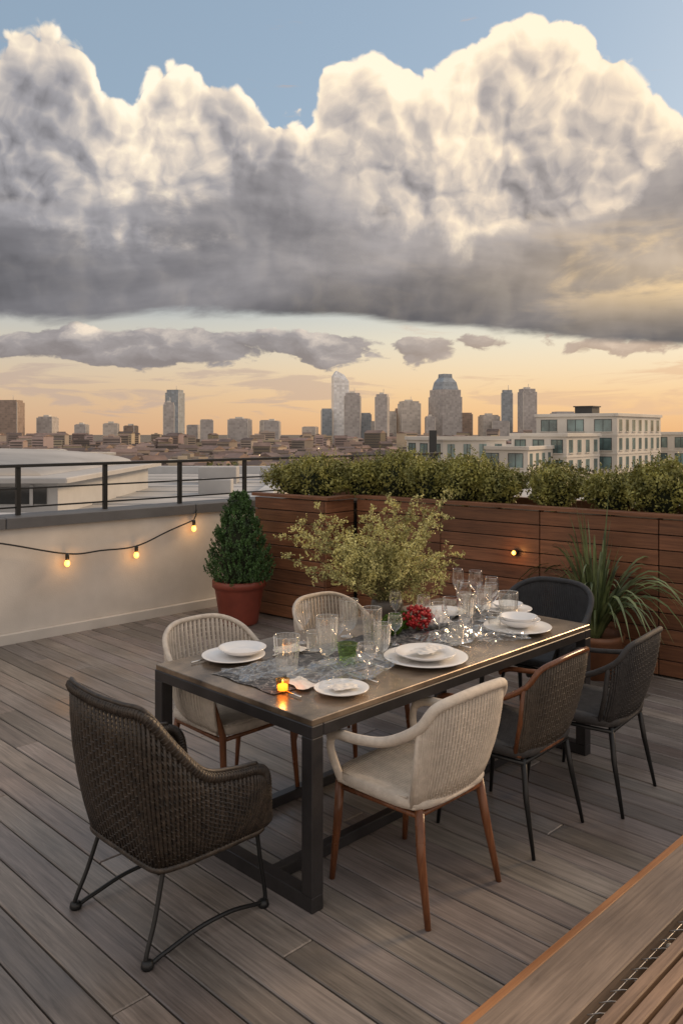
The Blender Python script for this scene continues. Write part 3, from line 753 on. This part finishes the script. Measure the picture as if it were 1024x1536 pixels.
F=[facade_mat('glass_facade_blue',(.34,.355,.37),(.21,.24,.27),.22,.26,rough=.3),
   facade_mat('pale_facade',(.58,.52,.45),(.38,.35,.32),.2,.25),
   facade_mat('brick_facade',(.36,.26,.20),(.21,.165,.14),.2,.28),
   facade_mat('grey_facade',(.44,.40,.38),(.31,.295,.29),.25,.27)]
tw=[(-617,-600,53,3),(-600,-565,58,2),(-551,-522,30,3),(-330,-303,82,0),(-302,-284,52,3),(-247,-225,24,3),(-201,-164,26,3),(-149,-131,24,1),(-130,-104,21,3),
    (-38,-18,46,0),(6,34,70,3),(26,53,36,0),(59,80,66,3),(78,98,40,1),(106,141,58,1),(220,245,38,2),(254,285,33,1),(291,311,78,0),(315,340,78,3),(365,399,37,3),
    (-480,-460,16,3),(-70,-45,12,1),(150,166,30,3),(345,362,24,1),(420,450,20,2),(470,510,26,3),(-400,-380,14,2),(100,112,46,2),(-430,-405,18,1),(-275,-255,15,3),(40,60,22,1),(270,300,22,3)]
for i,(x0,x1,h,k) in enumerate(tw):
    w=x1-x0; d=w*random.uniform(.8,1.1); b=MB()
    b.box(-w/2,w/2,-d/2,d/2,0,h*.93-GZ,0)
    b.box(-w*.44,w*.44,-d*.42,d*.42,h*.93-GZ+.02,h-GZ,0)
    if i%2==0: b.box(-w*.2,w*.15,-d*.2,d*.2,h-GZ+.02,h+3-GZ,1)
    if h>50: b.tube([(w*.1,0,h-GZ),(w*.1,0,h+9-GZ)],.5,6,1)
    for s in (-.5,.5): b.box(w*s-.5,w*s+.5,-d/2-.7,-d/2-.02,0,h*.93-GZ,1)
    b.obj('office_tower',[F[k],M_conc],loc=((x0+x1)/2,1500+random.uniform(-60,60)+(-60 if k==3 else 0),GZ),rz=random.uniform(-.25,.25))
b=MB(); W=15.5; H=118-GZ
vs=[(-W,-W,0),(W,-W,0),(W,W,0),(-W,W,0),(-W*.98,-W,H*.93),(W*.9,-W,H*.86),(W*.9,W,H*.86),(-W*.98,W,H*.93),(-W*.6,-W*.7,H),(W*.35,-W*.7,H*.95),(W*.35,W*.7,H*.95),(-W*.6,W*.7,H)]
b.add(vs,[(0,1,5,4),(1,2,6,5),(2,3,7,6),(3,0,4,7),(4,5,9,8),(5,6,10,9),(6,7,11,10),(7,4,8,11),(8,9,10,11)])
b.tube([(-W*.3,0,H-3),(-W*.3,0,H+8)],.5,6,0)
b.obj('glass_skyscraper',[facade_mat('silver_facade',(.78,.76,.72),(.62,.62,.62),.2,.24,rough=.25)],loc=(-2,1560,GZ),rz=.15)
b=MB(); W=22; H=79-GZ
b.box(-W,W,-W,W,0,H*.88,0); b.box(-W*.92,W*.92,-W*.92,W*.92,H*.88+.05,H,0)
vs=[]
for k,(s,z) in enumerate(((.78,H+.1),(.66,H+14),(.42,H+22),(.40,H+29))): vs+=[(-W*s,-W*s,z),(W*s,-W*s,z),(W*s,W*s,z),(-W*s,W*s,z)]
b.add(vs,[(4*k+j,4*k+(j+1)%4,4*k+4+(j+1)%4,4*k+4+j) for k in range(3) for j in range(4)]+[(12,13,14,15)],1)
b.obj('crowned_tower',[F[3],F[0]],loc=(190,1500,GZ),rz=.5)

cm=[mat('render_cream',(.42,.37,.32),var=.1,scale=.05,bump=0,attr=True),mat('roof_tile',(.15,.10,.08),var=.3,scale=.1,bump=0,attr=True)]
b=MB()
for i in range(4200):
    y=330*(1480/330)**(random.random()**.7); x=random.uniform(-.6,.6)*y
    w=random.uniform(8,20)*(.8+y/2500); d=random.uniform(8,16); h=random.uniform(5,12)+(random.random()**8)*(22 if y>900 else 8)
    a=random.uniform(-.8,.8); Mx=Matrix.Translation((x,y,GZ))@Matrix.Rotation(a,4,'Z'); g=random.uniform(.3,1.1)
    t=(g,g*random.uniform(.85,1),g*random.uniform(.75,1))
    b.box(-w/2,w/2,-d/2,d/2,0,h,0,Mx,t)
    for s in range(int(h//3)): b.box(-w/2+1,w/2-1,-d/2-.15,-d/2-.02,1.2+s*3,2.5+s*3,0,Mx,(.2,.2,.22))
    if random.random()<.75:
        r=random.uniform(1.5,3.5); vs=[(-w/2-.4,-d/2-.4,h+.05),(w/2+.4,-d/2-.4,h+.05),(w/2+.4,d/2+.4,h+.05),(-w/2-.4,d/2+.4,h+.05),(-w/2,0,h+r),(w/2,0,h+r)]
        b.add([Mx@Vector(v) for v in vs],[(0,1,5,4),(1,2,5),(2,3,4,5),(3,0,4)],1,False,grey(.5,1.7))
    else: b.box(-w*.2,w*.1,-d*.2,d*.2,h+.03,h+1.8,0,Mx,t)
b.obj('distant_city_blocks',cm)
M_tree=mat('tree_leaf',(.035,.05,.014),rough=.7,var=.5,scale=.5,col2=(.11,.11,.03),bump=0)
for (x,y,zt,r) in ((-10,36,-.0,3.2),(-6.2,38,.3,3.4),(-13.5,44,-.4,3.6),(-2.5,60,-.6,4),(-17,52,-1,4),(5,62,-.6,4),(10,66,-.8,4),(1.5,70,-1.2,4),(26,52,-.4,3),(20,75,-.5,4),(34,80,-1,4),(38,70,-.6,4),(-30,60,-2,5),(-40,75,-2,5),(-22,95,-3,6),(-8,105,-3,6),(3,110,-3,6)):
    e=empty('broadleaf_tree',loc=(x,y,GZ)); H=zt-GZ
    c=MB(); c.tube([(0,0,0),(.1,0,H*.6),(.2,.1,H*.93)],[.4,.3,.08],8)
    for k in range(6):
        a=k*1.05; c.tube([(.1,0,H-r*2+.2*k),(r*.4*math.cos(a),r*.4*math.sin(a),H-r*1.4),(r*.75*math.cos(a),r*.75*math.sin(a),H-r)],[.14,.09,.03],6)
    c.obj('trunk',[M_bark],parent=e)
    leaf_mesh('crown',blob_pts((0,0,H-r*.9),(r*1.1,r*1.1,r*1.05),4200,lumps=16,lr=.38),.34,[M_tree],asp=.6,parent=e)
P=[]
for i in range(1900):
    y=200*(1300/200)**random.random(); x=random.uniform(-.6,.6)*y; r=random.uniform(2.5,5)*(1+y/1400); k=34
    d=rng.normal(size=(k,3)); d/=np.linalg.norm(d,axis=1)[:,None]
    P.append(np.array((x,y,GZ+random.uniform(3,8)))+d*np.array((r*1.3,r,r))*rng.uniform(.5,1,(k,1)))
leaf_mesh('distant_trees',np.concatenate(P),3.,[mat('far_tree_leaf',(.06,.06,.03),rough=.8,var=.4,scale=.02,col2=(.12,.11,.06),bump=0)],asp=.7)
b=MB()
for i in range(70):
    y=random.uniform(450,1200); x=random.uniform(-.42,.42)*y; z=random.uniform(-22,-15); s=y*.0008
    b.box(x,x+s,y,y+s,z,z+s)
b.obj('distant_street_lights',[mat('street_glow',(1,.8,.5),emis=(1,.7,.35),es=3,bump=0)])

# ------------------------------------------------------------------ sky
SUN_AZ=math.radians(58); SUN_EL=math.radians(23)
wd=bpy.data.worlds.new('World'); sc.world=wd; wd.use_nodes=True; nt=wd.node_tree; N=nt.nodes; L=nt.links; N.clear()
wd.cycles.sampling_method='MANUAL'; wd.cycles.sample_map_resolution=256
def setin(sock,v):
    if isinstance(v,(int,float)): sock.default_value=v
    elif isinstance(v,tuple): sock.default_value=v
    else: L.new(v,sock)
def Mth(op,*a,clamp=False):
    n=N.new('ShaderNodeMath'); n.operation=op; n.use_clamp=clamp
    for i,v in enumerate(a): setin(n.inputs[i],v)
    return n.outputs[0]
def mr_(v,a,b_,lo,hi,it):
    n=N.new('ShaderNodeMapRange'); n.interpolation_type=it
    setin(n.inputs[0],v); setin(n.inputs[1],a); setin(n.inputs[2],b_); setin(n.inputs[3],lo); setin(n.inputs[4],hi); return n.outputs[0]
def sst(v,a,b_,lo=0.,hi=1.): return mr_(v,a,b_,lo,hi,'SMOOTHSTEP')
def lin(v,a,b_,lo=0.,hi=1.): return mr_(v,a,b_,lo,hi,'LINEAR')
def comb(x,y,z=0.):
    n=N.new('ShaderNodeCombineXYZ'); setin(n.inputs[0],x); setin(n.inputs[1],y); setin(n.inputs[2],z); return n.outputs[0]
def noise(v,s,d=6,r=.5,dist=0.,out=0):
    n=N.new('ShaderNodeTexNoise'); n.noise_dimensions='2D'; L.new(v,n.inputs['Vector']); n.inputs['Scale'].default_value=s; n.inputs['Detail'].default_value=d; n.inputs['Roughness'].default_value=r; n.inputs['Distortion'].default_value=dist
    return n.outputs[out]
def vor(v,s):
    n=N.new('ShaderNodeTexVoronoi'); n.voronoi_dimensions='2D'; n.feature='F1'; L.new(v,n.inputs['Vector']); n.inputs['Scale'].default_value=s
    return n.outputs[0]
def vadd(a,b_):
    n=N.new('ShaderNodeVectorMath'); n.operation='ADD'; setin(n.inputs[0],a); setin(n.inputs[1],b_); return n.outputs[0]
def vscale(a,k):
    n=N.new('ShaderNodeVectorMath'); n.operation='SCALE'; setin(n.inputs[0],a); setin(n.inputs['Scale'],k); return n.outputs[0]
def mixc(f,a,b_):
    n=N.new('ShaderNodeMix'); n.data_type='RGBA'; setin(n.inputs[0],f); setin(n.inputs[6],a); setin(n.inputs[7],b_); return n.outputs[2]
def mixf(f,a,b_):
    n=N.new('ShaderNodeMix'); n.data_type='FLOAT'; setin(n.inputs[0],f); setin(n.inputs[2],a); setin(n.inputs[3],b_); return n.outputs[0]
def curve(t,pts):
    n=N.new('ShaderNodeFloatCurve'); c=n.mapping.curves[0]
    c.points[0].location=pts[0]; c.points[1].location=pts[-1]
    for p in pts[1:-1]: c.points.new(*p)
    n.mapping.update(); L.new(t,n.inputs['Value']); return n.outputs[0]
def ramp(v,els):
    n=N.new('ShaderNodeValToRGB'); cr=n.color_ramp
    cr.elements[0].position=els[0][0]; cr.elements[0].color=(*els[0][1],1); cr.elements[1].position=els[-1][0]; cr.elements[1].color=(*els[-1][1],1)
    for p,c in els[1:-1]:
        k=cr.elements.new(p); k.color=(*c,1)
    L.new(v,n.inputs[0]); return n.outputs[0]
def azcurve(pts): return Mth('DIVIDE',curve(t,[((a+.42)/.84,e_*2) for a,e_ in pts]),2.)
tc=N.new('ShaderNodeTexCoord'); sp=N.new('ShaderNodeSeparateXYZ'); L.new(tc.outputs['Generated'],sp.inputs[0])
az=Mth('ARCTAN2',sp.outputs[0],sp.outputs[1]); el=Mth('ARCSINE',sp.outputs[2])
p=comb(az,el)
t=lin(az,-.42,.42)
HALF=(-.5,-.5,-.5)
pw_=vadd(p,vscale(vadd(noise(p,6,2,.5,out=1),HALF),.05))
pw_=vadd(pw_,vscale(vadd(noise(p,26,2,.5,out=1),HALF),.020))
def field(v):
    a=noise(v,5,8,.52); c=vor(v,10); d=vor(v,24); e_=vor(v,58)
    sq=lambda x,k: Mth('MULTIPLY',Mth('SUBTRACT',.4,Mth('MULTIPLY',x,x)),k)
    r=Mth('MULTIPLY',Mth('SUBTRACT',a,.5),1.15)
    return Mth('ADD',Mth('ADD',r,sq(c,.36)),Mth('ADD',sq(d,.20),sq(e_,.10)))
H0=field(pw_); H1=field(vadd(pw_,(.011,.009,0.)))
tops=[(-.396,.425),(-.353,.447),(-.316,.437),(-.260,.378),(-.226,.412),(-.179,.430),(-.131,.404),(-.059,.358),(-.018,.415),(.039,.443),(.072,.440),(.112,.447),(.184,.464),(.23,.455),(.284,.435),(.329,.397),(.368,.355),(.396,.335)]
bots=[(-.396,.126),(-.25,.131),(-.11,.140),(0,.138),(.088,.120),(.23,.108),(.396,.090)]
strt=[(-.396,.29),(-.30,.26),(-.22,.26),(-.13,.285),(-.06,.31),(.06,.29),(.16,.27),(.25,.29),(.32,.315),(.396,.32)]
Tt=azcurve(tops); Bt=azcurve(bots); St=azcurve(strt)
D=Mth('ADD',Mth('SUBTRACT',Tt,el),Mth('MULTIPLY',Mth('SUBTRACT',H0,.12),.13))
aT=sst(D,0.,.009)
ps=comb(Mth('MULTIPLY',az,.5),Mth('MULTIPLY',el,1.7))
nb_=noise(ps,8,7,.58,.3)
aB=sst(Mth('ADD',Mth('SUBTRACT',el,Bt),Mth('MULTIPLY',Mth('SUBTRACT',nb_,.5),.045)),-.003,.012)
alpha=Mth('MULTIPLY',aT,aB)
rel=Mth('SUBTRACT',H0,H1)
# layer 1: tall sunlit cumulus
big=Mth('SUBTRACT',noise(comb(az,Mth('ADD',el,7.)),5.0,4,.5),.5)
br1=Mth('ADD',sst(az,-.4,.35,.54,.74),Mth('MULTIPLY',big,.9))
br1=Mth('ADD',br1,Mth('MULTIPLY',rel,1.75))
br1=Mth('ADD',br1,Mth('MULTIPLY',sst(D,.055,.0),.32))
br1=Mth('ADD',br1,lin(el,.25,.45,-.10,.08),clamp=True)
CR=[(0,(.105,.103,.112)),(.22,(.19,.19,.212)),(.45,(.335,.335,.368)),(.62,(.52,.49,.48)),(.78,(.78,.69,.60)),(.9,(1.0,.88,.70)),(1,(1.12,1.0,.82))]
c1=ramp(br1,CR)
# layer 2: nearer grey stratocumulus with a dark flat base
h=Mth('DIVIDE',Mth('SUBTRACT',el,Bt),Mth('SUBTRACT',St,Bt),clamp=True)
D2=Mth('ADD',Mth('SUBTRACT',St,el),Mth('ADD',Mth('MULTIPLY',Mth('SUBTRACT',noise(comb(Mth('MULTIPLY',az,.8),Mth('ADD',el,5.)),6,8,.58,.2),.5),.30),Mth('MULTIPLY',Mth('SUBTRACT',H0,.1),.035)))
aL=Mth('MULTIPLY',sst(D2,-.010,.045),.94)
st2=Mth('SUBTRACT',noise(comb(Mth('MULTIPLY',az,.40),Mth('ADD',Mth('MULTIPLY',el,1.25),3.)),7.5,6,.5,.2),.5)
br2=Mth('ADD',curve(h,[(0,.04),(.15,.11),(.4,.25),(.75,.40),(1,.50)]),Mth('MULTIPLY',st2,.95))
br2=Mth('ADD',br2,Mth('MULTIPLY',Mth('MULTIPLY',rel,h),.45))
br2=Mth('ADD',br2,Mth('MULTIPLY',sst(D2,.035,.0),sst(az,-.2,.35,.1,.36)),clamp=True)
c2_=ramp(br2,CR)
ccol=mixc(aL,c1,c2_)
gx=Mth('DIVIDE',Mth('SUBTRACT',az,.43),.22); gy=Mth('DIVIDE',Mth('SUBTRACT',el,.186),.042)
glow=Mth('EXPONENT',Mth('MULTIPLY',Mth('ADD',Mth('MULTIPLY',gx,gx),Mth('MULTIPLY',gy,gy)),-1.))
gl=Mth('MULTIPLY',glow,sst(nb_,.40,.58,.25,1.),clamp=True)
ccol=mixc(gl,ccol,(1.12,.80,.42,1))
brr=mixf(aL,br1,br2)
ccol=mixc(Mth('MULTIPLY',sst(az,-.4,.5,.08,.36),brr),ccol,(1.15,.82,.48,1))
sky=N.new('ShaderNodeTexSky'); sky.sky_type='NISHITA'; sky.sun_disc=False; sky.sun_elevation=SUN_EL; sky.sun_rotation=SUN_AZ; sky.air_density=1.2; sky.dust_density=2.; sky.altitude=50
skyc=vscale(sky.outputs[0],.10)
skyc=mixc(.45,skyc,(.46,.60,.74,1))
hz=sst(el,.24,.0,0.,.96)
hzc=ramp(lin(el,0.,.2),[(0,(.88,.49,.22)),(.22,(.98,.64,.32)),(.55,(1.1,.88,.56)),(1,(.86,.82,.71))])
hzl=mixc(sst(az,-.42,.2),vscale(mixc(.3,hzc,(.66,.52,.46,1)),.84),hzc)
skyc=mixc(hz,skyc,hzl)
pl=comb(az,Mth('MULTIPLY',el,2.0))
plw=vadd(pl,vscale(vadd(noise(pl,14,4,.6,out=1),HALF),.05))
def f2(v):
    x=vor(v,15); y=vor(v,36)
    return Mth('ADD',noise(v,7,7,.58),Mth('ADD',Mth('MULTIPLY',Mth('SUBTRACT',.3,Mth('MULTIPLY',x,x)),.26),Mth('MULTIPLY',Mth('SUBTRACT',.3,Mth('MULTIPLY',y,y)),.10)))
q0=f2(plw); q1=f2(vadd(plw,(.012,.02,0.)))
dl=Mth('ABSOLUTE',Mth('SUBTRACT',el,.102))
cov=Mth('SUBTRACT',sst(dl,.042,.0,-.25,.26),sst(az,.08,.22,0.,.34))
a2=sst(Mth('ADD',q0,cov),.52,.60)
c2=ramp(Mth('ADD',Mth('MULTIPLY',Mth('SUBTRACT',q0,q1),1.8),lin(el,.075,.135,.06,.62),clamp=True),[(0,(.23,.205,.21)),(.4,(.34,.31,.315)),(.75,(.64,.56,.50)),(1,(1.,.84,.66))])
c2=mixc(sst(az,-.1,.4,0.,.4),c2,(.9,.6,.35,1))
skyc=mixc(Mth('MULTIPLY',a2,.92),skyc,c2)
ph=comb(Mth('MULTIPLY',az,.8),Mth('MULTIPLY',el,6.))
q3=noise(ph,8,7,.6,.4)
a3=Mth('MULTIPLY',sst(Mth('ADD',q3,sst(Mth('ABSOLUTE',Mth('SUBTRACT',el,.05)),.05,.0,-.2,.07)),.48,.62),.62)
c3=mixc(sst(az,-.2,.4),(.52,.40,.34,1),(.80,.52,.32,1))
skyc=mixc(a3,skyc,c3)
final=mixc(alpha,skyc,ccol)
# bright veil added out of view, overhead and behind the camera, as fill light
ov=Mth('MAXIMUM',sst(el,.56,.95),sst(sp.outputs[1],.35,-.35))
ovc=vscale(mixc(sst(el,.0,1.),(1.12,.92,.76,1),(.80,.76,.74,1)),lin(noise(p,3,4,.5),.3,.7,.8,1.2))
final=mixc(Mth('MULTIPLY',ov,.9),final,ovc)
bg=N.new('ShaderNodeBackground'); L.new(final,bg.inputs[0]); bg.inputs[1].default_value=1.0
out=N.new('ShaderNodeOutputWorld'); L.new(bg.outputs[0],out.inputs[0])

sd=bpy.data.lights.new('sun','SUN'); sd.energy=2.6; sd.angle=math.radians(14); sd.color=(1,.66,.36)
so=bpy.data.objects.new('sun',sd); sc.collection.objects.link(so)
dv=Vector((math.sin(SUN_AZ)*math.cos(SUN_EL),math.cos(SUN_AZ)*math.cos(SUN_EL),math.sin(SUN_EL)))
so.rotation_euler=(-dv).to_track_quat('-Z','Y').to_euler()

# ------------------------------------------------------------------ camera
cd=bpy.data.cameras.new('camera'); co=bpy.data.objects.new('camera',cd); sc.collection.objects.link(co)
co.location=(0,0,1.87); co.rotation_euler=(math.radians(90),0,0)
cd.sensor_fit='VERTICAL'; cd.sensor_height=36; cd.sensor_width=24; cd.lens=28.73; cd.shift_y=-120/1536; cd.clip_end=20000; cd.clip_start=.05
sc.camera=co
sc.view_settings.view_transform='Standard'; sc.view_settings.look='None'; sc.view_settings.exposure=0
